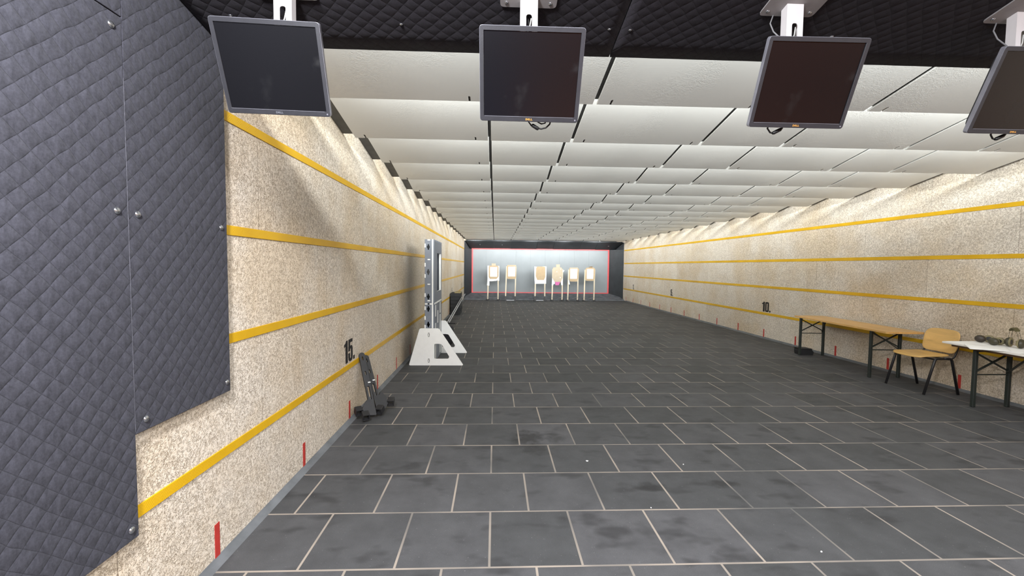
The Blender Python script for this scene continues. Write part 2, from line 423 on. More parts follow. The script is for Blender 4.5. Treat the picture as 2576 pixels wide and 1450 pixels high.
struct(MB().mm((XL, YF, 0), (XR, YF + .12, ZT)), 'wall_far', MT['slab'])
struct(MB().mm((XL - .12, YN, ZT), (XR + .12, YF, ZT + .1)), 'ceiling', MT['slab'])
def cove(x, s):
    pr = [(0, 0), (s * .040, 0), (s * .034, .003), (s * .024, .0075), (s * .014, .0145), (s * .006, .022), (0, .030)]
    return MB().prism([pr], lambda a, b, t: (x + a, t, b), 0.3, 19.2)
struct(cove(XL, 1), 'baseboard_left', MT['base']); struct(cove(XR, -1), 'baseboard_right', MT['base'])

# ------------------------------------------------------------------ ceiling baffles
GX = [-1.31, -0.06, 0.706, 1.93, 2.72, 3.95, 4.70, 5.85]
SLOTS = [-1.20, -0.19, 0.82, 1.84, 2.84, 3.85, 4.86]
def panel_loop(x0, x1, b0, b1):
    """outline of a baffle sheet in (x, b): b runs up the slope; a notch at each slot"""
    pts = [(x0, b1), (x0, b0)]
    for s in SLOTS:
        if x0 + .03 < s < x1 - .03:
            pts += [(s - .0075, b0), (s - .0075, b0 + .055), (s, b0 + .063), (s + .0075, b0 + .055), (s + .0075, b0)]
    return pts + [(x1, b0), (x1, b1)]
def baffle_row(k):
    y = edge_y(k)
    nm = ORD[k - 1]
    lab = ('white ceiling baffle row nearest the black ceiling padding' if k == 1 else
           'white ceiling baffle row farthest away, just before the black backstop' if k == NROW else
           f'white ceiling baffle row, {nm} one counted from the black ceiling padding')
    root = thing('ceiling_baffle', lab, 'ceiling baffle', ((XL + XR) / 2, y, ZE), 'sloped white ceiling baffles')
    to3 = lambda a, b, t: (a, y - b, ZE + b * SL + t)
    for i in range(len(GX) - 1):
        MB().prism([panel_loop(GX[i] + .014, GX[i + 1] - .014, 0, .93)], to3, 0, .012).build('panel', MT['baffle'], root, bevel=.002, seg=1)
    fr = MB().prism([rect(XL + .003, .03, XR - .003, .93)], to3, .022, .03).build('frame', MT['frame'], root)
    for s in SLOTS: MB().prism([rect(s - .012, -.018, s + .012, .2)], to3, .0125, .021).build('hanger', MT['frame'], root)
    MB().prism([rect(XL + .2, .335, XR - .2, .385)], to3, .03, .085).build('lamp_batten', MT['steel'], root)
    return root
for k in range(1, NROW + 1): baffle_row(k)

# black quilted padding under the ceiling in front of the first baffle
def pad_z(y): return 2.60 + SL * (2.25 - y)
def ceiling_pad(x0, x1, label, rivets, sag):
    root = thing('ceiling_padding', label, 'ceiling padding', ((x0 + x1) / 2, 2.25, 2.6), 'black padding sheets under the ceiling')
    mb = MB(); n = 40; vs = []; fs = []
    ys = [2.25 - .1 * j for j in range(17)]
    for j, y in enumerate(ys):
        for i in range(n + 1):
            x = x0 + (x1 - x0) * i / n
            wob = sag * math.sin(i * 1.7) * (1 if j == 0 else .2)
            vs.append((x, y + (wob if j == 0 else 0), pad_z(y) + wob * .4))
    m = len(vs)
    vs += [(p[0], p[1], p[2] + .03) for p in vs]
    for j in range(len(ys) - 1):
        for i in range(n):
            a = j * (n + 1) + i
            fs.append((a, a + 1, a + n + 2, a + n + 1)); fs.append((m + a, m + a + n + 1, m + a + n + 2, m + a + 1))
    for i in range(n):
        fs.append((i, m + i, m + i + 1, i + 1))
        a = (len(ys) - 1) * (n + 1) + i; fs.append((a, a + 1, m + a + 1, m + a))
    for j in range(len(ys) - 1):
        a = j * (n + 1); fs.append((a, a + n + 1, m + a + n + 1, m + a))
        a += n; fs.append((a, m + a, m + a + n + 1, a + n + 1))
    mb.add(vs, fs).build('padding_sheet', MT['quilt_c'], root, smooth=True)
    for (x, y) in rivets:
        MB().lathe([(.009, 0), (.0085, .002), (.005, .005), (.001, .006)], (x, y, pad_z(y)), (0, SL, -1), 14).build('rivet', MT['dome'], root, smooth=True)
    return root
ceiling_pad(XL + .04, .574, 'black quilted ceiling padding sheet over the two left monitors', [(-.442, 2.07), (.526, 2.06), (-1.2, 2.05)], .004)
ceiling_pad(.580, 2.60, 'black quilted ceiling padding sheet over the third monitor from the left', [(.625, 2.06), (1.6, 2.06), (2.5, 2.06)], .004)
ceiling_pad(2.606, XR - .02, 'black quilted ceiling padding sheet at the right edge over the cropped monitor', [(2.7, 2.06), (4.0, 2.06)], .004)

# ------------------------------------------------------------------ quilted blankets on the left wall
def blanket(label, y0, y1, z0, z1, rivets):
    root = thing('wall_blanket', label, 'wall blanket', (XL, (y0 + y1) / 2, z0), 'grey quilted blankets on the left wall')
    MB().mm((XL + .001, y0, z0), (XL + .03, y1, z1)).build('quilted_sheet', MT['quilt'], root, bevel=.0025)
    for (y, z) in rivets:
        MB().lathe([(.0135, 0), (.0135, .002), (.0115, .0045), (.007, .0075), (.001, .0085)], (XL + .03, y, z), (1, 0, 0), 18).build('rivet', MT['dome'], root, smooth=True)
    return root
blanket('large grey quilted blanket at the left edge, reaching lowest down the wall', -3.99, 1.679, .462, 2.414,
        [(1.633, 2.368), (1.631, 1.709), (1.645, .504), (.6, 1.7), (.6, .5)])
blanket('narrow grey quilted blanket beside the yellow strips, with a higher bottom edge', 1.6795, 2.274, .860, 2.70,
        [(1.722, 1.706), (2.227, 1.700), (2.245, .911), (1.729, .905)])
sb = bpy.data.objects['wall_blanket.001']
MB().mm((XL + .028, 1.6787, .87), (XL + .0308, 1.6802, 2.2)).build('seam_thread', MT['thread'], sb)
blanket('short grey quilted blanket strip at the top left corner under the ceiling', -3.99, 1.679, 2.418, 2.96, [])

# ------------------------------------------------------------------ yellow strips, red marks, numbers
ZS = [2.2855, 1.6960, 1.1237, 0.5391]
POSN = ['topmost', 'second from the top', 'third from the top', 'lowest']
for side, x, s in (('left', XL, 1), ('right', XR, -1)):
    for i, z in enumerate(ZS):
        y0 = (2.285 if z > .86 else 1.69) if side == 'left' else -3.5
        o = MB().mm((x + s * .0005, y0, z - .026), (x + s * .006, 19.55, z + .026)).build('wall_strip', MT['yellow'], bevel=.0015, seg=1)
        tag(o, f'yellow ribbed strip along the {side} wall, {POSN[i]} of four', 'wall strip', f'yellow strips on the {side} wall')
for side, x, s, ns in (('right', XR, -1, range(0, 15)), ('left', XL, 1, [17, 16, 15, 14, 13, 12, 6, 5])):
    for q, n in enumerate(ns):
        y = Y0 - n
        if side == 'right': lab = f'red tape mark low on the right wall, {ORD[n]} one counted from the black backstop'
        elif n >= 12: lab = f'red tape mark low on the left wall, {ORD[q]} one counted from the grey blanket'
        else: lab = ('red tape mark on the left wall just past the grey barricade' if n == 6 else 'red tape mark on the left wall beside the black block stack')
        o = MB().mm((x + s * .0004, y - .019, .006), (x + s * .0022, y + .019, .20)).build('distance_mark', MT['red'])
        tag(o, lab, 'distance mark', f'red marks on the {side} wall')

D1 = [[(.13, 0), (.36, 0), (.36, 1), (.20, 1), (.16, .93), (.09, .88), (0, .86), (0, .73), (.13, .77)]]
D0 = [rounded(rect(0, 0, .48, 1), .16, 5), rounded(rect(.18, .15, .30, .85), .055, 4)]
D5 = [[(.03, 1), (.47, 1), (.47, .85), (.21, .85), (.205, .66), (.25, .70), (.34, .705), (.42, .67), (.475, .58), (.48, .22), (.45, .09), (.37, .01),
       (.26, -.01), (.12, .01), (.03, .09), (0, .22), (0, .38), (.19, .38), (.19, .19), (.215, .13), (.265, .13), (.29, .19), (.29, .52), (.265, .575),
       (.215, .575), (.19, .52), (.19, .47), (.01, .47)]]
DOT = [rect(0, 0, .17, .17)]
def number(text, x, yc, s, label):
    H = .215; zb = .583
    adv = {'1': .42, '0': .54, '5': .54, '.': .2}
    wid = {'1': .36, '0': .48, '5': .48, '.': .17}
    tot = sum(adv[c] for c in text[:-1]) + wid[text[-1]]
    root = thing('distance_number', label, 'distance number', (x, yc, zb), 'black distance numbers on the walls')
    a = -tot / 2
    names = {'1': 'digit', '0': 'digit', '5': 'digit', '.': 'full_stop'}
    for ch in text:
        lp = {'1': D1, '0': D0, '5': D5, '.': DOT}[ch]
        # left wall reads with increasing Y, right wall with decreasing Y
        to3 = lambda p, q, t, a=a: (x + s * t, yc + s * (a + p) * H * 1.22, zb + q * H)
        MB().prism(lp, to3, .0004, .002).build(names[ch], MT['black_ink'], root)
        a += adv[ch]
number('15.', XL, 4.20, 1, 'black number 15. painted on the left wall above the black leaning stands')
number('5.', XL, 14.18, 1, 'black number 5. on the left wall, seen edge-on near the block stack')
number('1.', XL, 18.18, 1, 'black number 1. on the left wall, seen edge-on near the backstop')
number('10.', XR, 9.13, -1, 'black number 10. on the right wall above the lowest yellow strip')
number('5.', XR, 14.16, -1, 'black number 5. on the right wall')
number('1.', XR, 18.16, -1, 'black number 1. far down the right wall by the backstop')

# ------------------------------------------------------------------ backstop
bt = thing('bullet_trap', 'grey bullet trap backstop with red frame and black surround at the far end', 'backstop', (2.2, 20.3, 0))
px = [-1.09, -.43, .27, .98, 1.66, 2.36, 3.04, 3.74, 4.43, 5.40]
for i in range(9):
    MB().mm((px[i] + .0015, 20.30, .20), (px[i + 1] - .0015, 20.33, 2.45)).build('grey_sheet', MT['grey_panel'], bt)
MB().mm((-1.3, 20.34, 0), (5.8, 20.36, 2.6)).build('backing_wall', MT['black_panel'], bt)
fr = MB(); fw = .06
fr.mm((-1.09, 20.27, .20), (-1.09 + fw, 20.299, 2.345)); fr.mm((5.40 - fw, 20.27, .20), (5.40, 20.299, 2.345))
fr.mm((-1.09 + fw, 20.27, .20), (5.40 - fw, 20.299, .20 + .10)); fr.mm((-1.09 + fw, 20.27, 2.30), (5.40 - fw, 20.299, 2.345))
fr.build('red_frame', MT['red_frame'], bt)
MB().prism([[(XL + .01, 19.62), (-1.09, 20.26), (-1.12, 20.30), (XL + .01, 20.30)]], lambda a, b, t: (a, b, t), .02, 2.30).build('side_panel', MT['black_panel'], bt)
MB().prism([[(XR - .01, 19.62), (5.42, 20.26), (5.45, 20.30), (XR - .01, 20.30)]], lambda a, b, t: (a, b, t), .02, 2.33).build('side_panel', MT['black_panel'], bt)
MB().prism([[(XL + .01, 19.62), (-1.20, 20.26), (XL + .01, 20.30)]], lambda a, b, t: (a, b, t), 2.305, 2.66).build('side_panel', MT['black_panel'], bt)
MB().prism([[(XR - .01, 19.62), (5.70, 20.26), (XR - .01, 20.30)]], lambda a, b, t: (a, b, t), 2.335, 2.66).build('side_panel', MT['black_panel'], bt)
TY = [19.62, 20.24]
for i in range(len(GX) - 1):
    x0 = GX[i] if i else -1.33; x1 = GX[i + 1] if i < 6 else 5.84
    x0b = x0 if i else -1.17; x1b = x1 if i < 6 else 5.62
    dz = (0, .004, -.004, .012, 0, .008, -.004)[i]
    vs = [(x0 + .003, TY[0], 2.655), (x1 - .003, TY[0], 2.655), (x1b - .003, TY[1], 2.345 + dz), (x0b + .003, TY[1], 2.345 + dz)]
    vs += [(p[0], p[1] + .02, p[2] + .03) for p in vs]
    o = MB().add(vs, [(0, 1, 2, 3), (7, 6, 5, 4), (0, 4, 5, 1), (1, 5, 6, 2), (2, 6, 7, 3), (3, 7, 4, 0)]).build('hood_panel', MT['black_panel'], bt)
    if i in (0, 1, 6):
        xx = (x0 + x1) / 2
        MB().lathe([(.02, 0), (.018, .006), (.001, .01)], (xx, 19.93, 2.497), (0, -.45, -.9), 12).build('bolt', MT['dome'], o)
for (x0, x1, x0t, x1t) in ((XL + .02, .93, -1.30, .93), (.94, 1.75, .94, 1.75), (1.76, 3.4, 1.76, 3.4), (3.41, XR - .04, 3.41, 5.70)):
    vs = [(x0, 19.28, 0.004), (x1, 19.28, 0.004), (x1, 19.30, .03), (x0, 19.30, .03), (x1t, 20.24, .262), (x0t, 20.24, .262), (x1t, 20.24, .004), (x0t, 20.24, .004)]
    MB().add(vs, [(0, 1, 2, 3), (3, 2, 4, 5), (5, 4, 6, 7), (0, 7, 6, 1), (0, 3, 5, 7), (1, 6, 4, 2)]).build('ramp_sheet', MT['ramp'], bt)

# ------------------------------------------------------------------ target stands and cardboard targets
YT = 18.9
def PU(u): return (u - 1244.6) * .017455
def PV(v): return max(0.0, (757.3 - v) * .017440)
def PQ(org, sc, pts): return [(PU(org[0] + x / sc), PV(org[1] + y / sc)) for x, y in pts]
def target_stand(label, org, posts, post_bot, band, feet):
    root = thing('target_stand', label, 'target stand', (PU(org[0] + (posts[0][0] + posts[1][0]) / 2 / 12.08), YT, 0), 'wooden target stands at the far end')
    sc = 12.08
    for (xb, xt, yb, yt) in posts:
        (a, z0), (b, z1) = PQ(org, sc, [(xb, yb), (xt, yt)])
        MB().bar((a, YT, max(z0, .03)), (b, YT, z1), .052, .024, (0, 1, 0)).build('post', MT['post'], root)
    for (x, kind) in feet:
        a = PU(org[0] + x / sc)
        f = MB()
        if kind == 'v':
            f.bar((a - .05, YT - .06, .03), (a + .05, YT + .08, .05), .05, .05); f.bar((a - .075, YT - .06, .012), (a + .075, YT - .06, .03), .04, .022)
            f.box((a, YT, .03), (.075, .05, .06))
        else:
            f.box((a, YT - .02, .015), (.09, .26, .03)); f.box((a, YT + .016, .13), (.062, .012, .26)); f.box((a, YT - .016, .06), (.062, .008, .1))
        f.build('foot', MT['plastic'], root, bevel=.003, seg=1)
    a, b = PU(org[0] + feet[0][0] / sc), PU(org[0] + feet[1][0] / sc)
    if feet[0][1] == 'b':
        MB().mm((a, YT + .03, .012), (b, YT + .06, .03)).build('base_bar', MT['tube_metal'], root)
    if band:
        z = .17
        if band == 'sag': pts = [(a - .03, YT - .016, z + .02)] + [(a + (b - a) * i / 10, YT - .02, z - .055 * math.sin(math.pi * i / 10)) for i in range(11)] + [(b + .03, YT - .016, z + .02)]
        else: pts = [(b + .03, YT - .018, z + .015), (b - .03, YT - .02, z), (a + (b - a) * .45, YT - .05, z - .06)]
        MB().tube(pts, .007, 6).build('band', MT['silver_conduit'], root)
        if band != 'sag': MB().tube([(a - .03, YT - .017, z + .01), (a + .03, YT - .017, z)], .007, 6).build('band', MT['silver_conduit'], root)
    return root
def sheet(root, name, org, polys, mat, y0, th=.004):
    mb = MB()
    for p in polys: mb.prism([PQ(org, 12.08, p)], XZ(YT), y0, y0 + th)
    return mb.build(name, mat, root)
def target(label, org, x):
    return thing('cardboard_target', label, 'cardboard target', (PU(org[0] + x / 12.08), YT - .02, .9), 'cardboard targets on the far stands')
FY = -.017            # targets hang on the shooter's side of the posts
A1 = (1210, 650); A3 = (1330, 650); A5 = (1415, 650)
target_stand('wooden target stand, leftmost of the six, with a sagging band', A1, [(205, 222, 1250, 260), (516, 516, 1250, 260)], 1250, 'sag', [(200, 'v'), (525, 'v')])
target_stand('wooden target stand, second from the left, with flat black holders', A1, [(745, 772, 1155, 250), (1036, 1050, 1155, 250)], 1155, None, [(742, 'b'), (1040, 'b')])
target_stand('wooden target stand, third from the left, below the plain cardboard', A3, [(195, 205, 1150, 260), (490, 490, 1150, 260)], 1150, None, [(195, 'b'), (490, 'b')])
target_stand('wooden target stand, fourth from the left, below the pink patch', A3, [(715, 728, 1280, 320), (1022, 1024, 1290, 320)], 1280, 'tail', [(708, 'v'), (1030, 'v')])
target_stand('wooden target stand, fifth from the left, with a torn white flap', A5, [(170, 185, 1280, 330), (470, 478, 1300, 330)], 1280, 'tail', [(155, 'v'), (478, 'v')])
target_stand('wooden target stand, rightmost of the six', A5, [(675, 690, 1280, 330), (975, 985, 1310, 330)], 1280, 'tail', [(660, 'v'), (985, 'v')])

t = target('cardboard target on the leftmost stand with pale head and torn white backing', A1, 370)
sheet(t, 'backing_sheet', A1, [[(190, 235), (548, 240), (548, 690), (500, 675), (450, 690), (300, 705), (250, 700), (250, 835), (180, 830), (195, 650)]], MT['paper'], FY)
sheet(t, 'cardboard', A1, [[(245, 232), (505, 232), (525, 275), (525, 560), (465, 635), (265, 635), (228, 580), (228, 275)]], MT['cardboard'], FY - .006)
sheet(t, 'head_flap', A1, [[(315, 165), (440, 165), (440, 231), (315, 231)]], MT['cardboard_pale'], FY - .006)
sheet(t, 'paper_sheet', A1, [[(270, 275), (485, 275), (485, 565), (270, 565)]], MT['paper'], FY - .010, .003)
t = target('cardboard target with white sheet on the second stand from the left', A1, 920)
sheet(t, 'cardboard', A1, [[(785, 225), (1050, 225), (1060, 270), (1060, 590), (1030, 632), (800, 632), (775, 590), (775, 250)]], MT['cardboard'], FY - .004)
sheet(t, 'top_edge', A1, [[(785, 206), (1060, 206), (1058, 224), (790, 224)]], MT['cardboard_pale'], FY - .008)
sheet(t, 'paper_sheet', A1, [[(820, 260), (1035, 255), (1030, 550), (815, 550)]], MT['paper'], FY - .008, .003)
t = target('blank tan cardboard target on white backing, third stand from the left', A3, 350)
sheet(t, 'backing_sheet', A3, [[(165, 245), (240, 252), (480, 240), (535, 245), (525, 765), (185, 770), (172, 660)]], MT['paper'], FY)
sheet(t, 'cardboard', A3, [[(240, 245), (480, 245), (495, 290), (500, 560), (460, 655), (255, 655), (205, 540), (215, 300)]], MT['cardboard'], FY - .006)
t = target('pinkish cardboard target with square head and pink patch, fourth stand', A3, 870)
sheet(t, 'backing_sheet', A3, [[(712, 590), (790, 715), (790, 770), (750, 775), (748, 810), (698, 812)]], MT['paper'], FY)
sheet(t, 'backing_sheet', A3, [[(1030, 590), (1042, 805), (992, 808), (975, 705)]], MT['paper'], FY)
sheet(t, 'torn_flap', A3, [[(1030, 350), (1082, 350), (1050, 408), (1030, 400)]], MT['paper'], FY)
sheet(t, 'cardboard', A3, [[(745, 265), (825, 265), (825, 175), (940, 175), (940, 265), (985, 265), (1025, 320), (1025, 600), (980, 705), (785, 705), (715, 580), (715, 320)]], MT['cardboard_pale'], FY - .006)
sheet(t, 'pink_patch', A3, [[(800, 707), (960, 707), (915, 808), (815, 808)]], MT['pink'], FY - .003)
sheet(t, 'dark_patch', A3, [[(962, 712), (978, 790), (920, 792)]], MT['hole'], FY - .002, .002)
sheet(t, 'white_patch', A3, [[(840, 385), (862, 390), (858, 412), (838, 405)], [(957, 308), (978, 308), (978, 332), (957, 332)], [(942, 562), (970, 562), (970, 590), (942, 590)]], MT['paper'], FY - .009, .002)
t = target('headless cardboard target with white sheet on the fifth stand', A5, 340)
sheet(t, 'torn_flap', A5, [[(178, 640), (205, 660), (230, 780), (192, 782)]], MT['paper'], FY)
sheet(t, 'cardboard', A5, [[(205, 285), (480, 285), (500, 330), (480, 600), (450, 692), (238, 690), (200, 620), (200, 310)]], MT['cardboard'], FY - .006)
sheet(t, 'top_edge', A5, [[(215, 268), (465, 264), (468, 284), (212, 284)]], MT['cardboard_pale'], FY - .008)
sheet(t, 'paper_sheet', A5, [[(235, 305), (450, 305), (440, 605), (235, 605)]], MT['paper'], FY - .010, .003)
t = target('cardboard target with dark folded head on the rightmost stand', A5, 845)
sheet(t, 'cardboard', A5, [[(730, 265), (960, 260), (1000, 310), (985, 600), (945, 665), (725, 665), (695, 620), (700, 310)]], MT['cardboard'], FY - .004)
sheet(t, 'head_flap', A5, [[(800, 262), (830, 228), (920, 218), (905, 262)]], MT['cardboard_dark'], FY - .008)
sheet(t, 'paper_sheet', A5, [[(745, 310), (945, 310), (940, 605), (745, 605)]], MT['paper'], FY - .008, .003)

# ------------------------------------------------------------------ monitors on ceiling brackets
MW, MH, MD = .405, .34, .045
def letters(txt, h):
    g = {'D': [[(0, 0), (.62, 0), (.92, .22), (.92, .78), (.62, 1), (0, 1)], [(.26, .2), (.52, .2), (.66, .34), (.66, .66), (.52, .8), (.26, .8)]],
         'E': [[(0, .28), (.78, -.08), (.86, .12), (.34, .36), (.39, .46), (.8, .26), (.88, .44), (.47, .63), (.52, .75), (1.0, .5), (1.08, .7), (.36, 1.06)]],
         'L': [[(0, 0), (.78, 0), (.78, .22), (.27, .22), (.27, 1), (0, 1)]]}
    out = []; a = 0
    for c in txt:
        out.append([[((p[0] + a) * h, p[1] * h) for p in lp] for lp in g[c]]); a += {'D': 1.0, 'E': 1.12, 'L': .88}[c]
    return out, a * h
def monitor(c, yaw, tilt, roll, label, logo_mat, cable):
    Rm = rot(yaw, tilt, roll); c = Vector(c)
    root = bpy.data.objects.new('monitor', None); C.objects.link(root)
    root.location = c; root.rotation_euler = Rm.to_euler(); root.empty_display_size = .1
    tag(root, label, 'monitor', 'monitors hanging from the ceiling')
    # local axes: x right, y away from the viewer, z up; front face at y = 0
    L = lambda y: (lambda a, b, t: (a, y + t, b))
    out = rounded(rect(-MW / 2 + .0006, -MH / 2 + .0006, MW / 2 - .0006, MH / 2 - .0006), .0115, 4)
    sw, sh0, sh1 = MW / 2 - .0155, -MH / 2 + .020, MH / 2 - .017
    MB().prism([out, rect(-sw, sh0, sw, sh1)], L(0), 0, .008).build('bezel', MT['monitor'], root, bevel=.0008, seg=1)
    MB().prism([rounded(rect(-MW / 2 - .0006, -MH / 2 - .0006, MW / 2 + .0006, MH / 2 + .0006), .0125, 4), rounded(rect(-MW / 2 + .001, -MH / 2 + .001, MW / 2 - .001, MH / 2 - .001), .011, 4)], L(0), .0015, .022).build('rim', MT['rim'], root, bevel=.002, seg=2)
    MB().prism([rect(-sw + .0002, sh0 + .0002, sw - .0002, sh1 - .0002)], L(0), .0045, .0078).build('screen', MT['screen'], root)
    MB().prism([rounded(rect(-MW / 2 + .02, -MH / 2 + .02, MW / 2 - .02, MH / 2 - .02), .03, 4)], L(0), .0082, .05).build('back_cover', MT['monitor'], root, bevel=.008)
    MB().mm((-sw + .003, -.0012, sh0 - .0018), (sw - .006, -.0001, sh0 - .0006)).build('chin_line', MT['rim'], root)
    ls, wd = letters('DELL', .0075)
    mb = MB()
    for lp in ls: mb.prism([[(a - wd / 2, b - MH / 2 + .0055) for a, b in q] for q in lp], L(0), -.0008, -.0001)
    mb.build('logo', logo_mat, root)
    MB().lathe([(.0032, 0), (.003, .0012)], (MW / 2 - .012, -.0001, -MH / 2 + .0095), (0, -1, 0), 14).build('power_button', MT['rim'], root)
    b = -MH / 2
    if cable == 'loop':
        q1 = [(.01, .03, b + .03), (.0, .03, b - .004), (.012, .028, b - .018), (.03, .026, b - .026), (.055, .026, b - .031), (.075, .028, b - .026), (.09, .03, b - .012), (.098, .03, b + .03)]
        o = MB().tube(q1, .0034, 8).build('cable', MT['cable'], root, smooth=True)
        MB().tube([(.014, .027, b - .016), (.018, .027, b - .018), (.040, .026, b - .030), (.044, .026, b - .032)], [.0055, .0078, .0078, .0055], 10).build('ferrite', MT['cable'], o, smooth=True)
        MB().tube([(.035, .034, b + .03), (.04, .034, b - .005), (.055, .034, b - .012), (.07, .034, b - .009), (.082, .034, b + .03)], .003, 8).build('cable', MT['cable'], root, smooth=True)
    elif cable:
        dx = -.105 if cable == 'left' else -.065
        o = MB().tube([(dx, .03, b + .03), (dx + .003, .03, b - .008), (dx + .018, .028, b - .024), (dx + .03, .028, b - .026)], .0036, 8).build('cable', MT['cable'], root, smooth=True)
        MB().tube([(dx + .028, .028, b - .027), (dx + .034, .028, b - .025), (dx + .058, .028, b - .011), (dx + .064, .028, b - .004), (dx + .066, .028, b + .03)], [.005, .008, .008, .005, .0035], 10).build('ferrite', MT['cable'], o, smooth=True)
    return root
def bracket(xc, label, loop, mc, yaw, tilt, roll):
    YB = 1.872; zt = pad_z(1.87)
    root = thing('monitor_bracket', label, 'monitor bracket', (xc, YB, zt), 'ceiling brackets of the monitors')
    pl = rounded([(xc - .122, .12), (xc - .122, -.07), (xc + .122, -.07), (xc + .122, .12)], .02, 4)
    MB().prism([pl], lambda a, b, t: (a, YB - b, pad_z(YB - b) - t), .001, .007).build('plate', MT['plate'], root)
    for dx in (-.095, .095):
        for dy in (-.085, .045):
            MB().lathe([(.009, 0), (.008, .003), (.001, .005)], (xc + dx, YB + dy, pad_z(YB + dy) - .007), (0, -SL, -1), 12).build('screw', MT['dome'], root, smooth=True)
    hole = rounded(rect(xc - .0125, zt - .22, xc + .0125, zt - .088), .012, 4)
    MB().prism([rect(xc - .0365, zt - .37, xc + .0365, zt - .006), hole], XZ(YB), 0, .003).build('strip', MT['steel'], root)
    for dx in (-.0365, .0335):
        MB().mm((xc + dx, YB + .003, zt - .30), (xc + dx + .003, YB + .04, zt - .006)).build('side_flange', MT['steel'], root)
    MB().tube([(xc - .004, YB + .03, zt - .06), (xc + .0, YB + .028, zt - .1), (xc + .006, YB + .02, zt - .14), (xc - .008, YB + .012, zt - .18), (xc - .01, YB + .012, zt - .3)], .0035, 8).build('cable', MT['cable'], root, smooth=True)
    MB().tube([(xc + .01, YB + .01, zt - .10), (xc + .004, YB + .007, zt - .135), (xc - .006, YB + .007, zt - .16), (xc - .012, YB + .012, zt - .2)], .0025, 8).build('cable', MT['white_wire'], root, smooth=True)
    tgt = Vector(mc) + rot(yaw, tilt, roll) @ Vector((0, .0745, 0))
    MB().bar((xc, YB + .0005, zt - .345), tgt, .045, .03).build('tilt_head', MT['steel'], root)
    if loop:
        MB().tube([(xc - .06, YB + .06, pad_z(YB + .06) - .012), (xc - .072, YB + .06, zt - .06), (xc - .062, YB + .05, zt - .1), (xc - .04, YB + .03, zt - .14)], .003, 8).build('cable', MT['silver_conduit'], root, smooth=True)
    return root
mons = [((-.892, 1.793, 2.296), .05, .413, .004, 'leftmost hanging monitor, dark bluish screen, beside the grey wall blanket', MT['silver'], None),
        ((.136, 1.747, 2.276), -.014, .449, .007, 'second hanging monitor from the left, with two cable loops below', MT['gold'], 'loop'),
        ((1.288, 1.776, 2.287), -.042, .403, .012, 'third hanging monitor from the left, brownish screen and one cable below', MT['gold'], 'left'),
        ((2.30, 1.80, 2.290), -.05, .41, .012, 'hanging monitor cut off by the right edge of the photo', MT['gold'], 'mid')]
BR = [(-.885, 'pale steel ceiling bracket of the leftmost monitor', False), (.135, 'pale steel ceiling bracket of the second monitor from the left', False),
      (1.288, 'pale steel ceiling bracket with grey plate above the third monitor', True), (2.33, 'pale steel ceiling bracket at the right edge of the photo', True)]
for a, q in zip(mons, BR):
    bracket(*q, *a[:4])
    m = monitor(*a)
    MB().box((0, .062, -.0), (.1, .024, .1)).build('mount_plate', MT['steel'], m)

# ------------------------------------------------------------------ grey and white modular barricade by the left wall
ba = thing('barricade', 'grey and white slotted board barricade on two white feet by the left wall', 'barricade', (-.99, 7.05, 0))
bx0, bx1, by0, by1 = -1.066, -.922, 6.58, 7.52
T = .012
def keyhole(cx, cz, s=1.0):
    return [(cx + p[0] * s, cz + p[1] * s) for p in ((-.012, .035), (-.008, .043), (.008, .043), (.012, .035), (.012, .02), (.022, .012), (.022, -.012), (.012, -.02), (.012, -.035), (.008, -.043), (-.008, -.043), (-.012, -.035), (-.012, -.02), (-.022, -.012), (-.022, .012), (-.012, .02))]
def barr_half(z0, z1, holes, window):
    kh = [keyhole((bx0 + bx1 - .03) / 2, z) for z in holes]
    MB().prism([rect(bx0 + .006, z0, bx1 - .036, z1)] + kh, XZ(by0), 0, T).build('front_board', MT['hdpe_grey'], ba)
    MB().mm((bx1 - .034, by0 - .004, z0), (bx1 - .014, by0 + .012, z1)).build('edge_strip', MT['hdpe_white'], ba)
    MB().prism([rect(bx0 + .006, z0, bx1 - .014, z1)] , XZ(by1 - T), 0, T).build('rear_board', MT['hdpe_grey'], ba)
    MB().mm((bx0 + .001, by0 + T, z0), (bx0 + T, by1 - T, z1)).build('left_board', MT['hdpe_grey'], ba)
    # right side board with a comb along its top edge and the window
    top = []
    n = 7
    for i in range(n):
        a = by0 + .013 + (by1 - by0 - .0255) * i / n; b = a + (by1 - by0 - .0255) / n - (1e-4 if i == n - 1 else 0)
        top += [(a, z1 + .0), (a + (b - a) * .55, z1), (a + (b - a) * .55, z1 - .022), (b, z1 - .022)]
    pts = [(by0 + .013, z0)] + top + [(by1 - .0125, z1), (by1 - .0125, z0)]
    loops = [pts]
    if window: loops.append(rect(window[0], window[2], window[1], window[3]))
    side = MB().prism(loops, YZ(bx1 - .013), 0, .012).build('side_board', MT['hdpe_grey'], ba)
    if window:
        fr = MB(); a0, a1, b0, b1 = window
        fr.mm((bx1 - .036, a1 - .001, b0), (bx1 - .002, a1 + .012, b1)); fr.mm((bx1 - .036, a0, b1), (bx1 - .002, a1, b1 + .012)); fr.mm((bx1 - .036, a0, b0 - .012), (bx1 - .002, a1, b0))
        fr.build('window_lining', MT['hdpe_white'], side)
    else:
        for (a, q0, q1) in ((6.72, z1 - .20, z1 - .02), (6.98, z1 - .33, z1 - .13), (7.27, z1 - .20, z1 - .01), (6.72, .05, .62), (7.27, .05, .70), (6.98, .3, .5)):
            MB().mm((bx1 - .0008, a, q0), (bx1 + .002, a + .07, q1)).build('white_slat', MT['hdpe_white'], side)
barr_half(.012, .925, [.86, .62], None)
barr_half(.945, 1.915, [1.80, 1.42, 1.045], (6.92, 7.42, 1.10, 1.72))
tb = MB()
for z in (1.82, 1.53, 1.36, 1.07, .87, .72, .585, .45): tb.mm((bx0 - .001, by0 - .003, z - .028), (bx0 + .018, by0 + .008, z + .028))
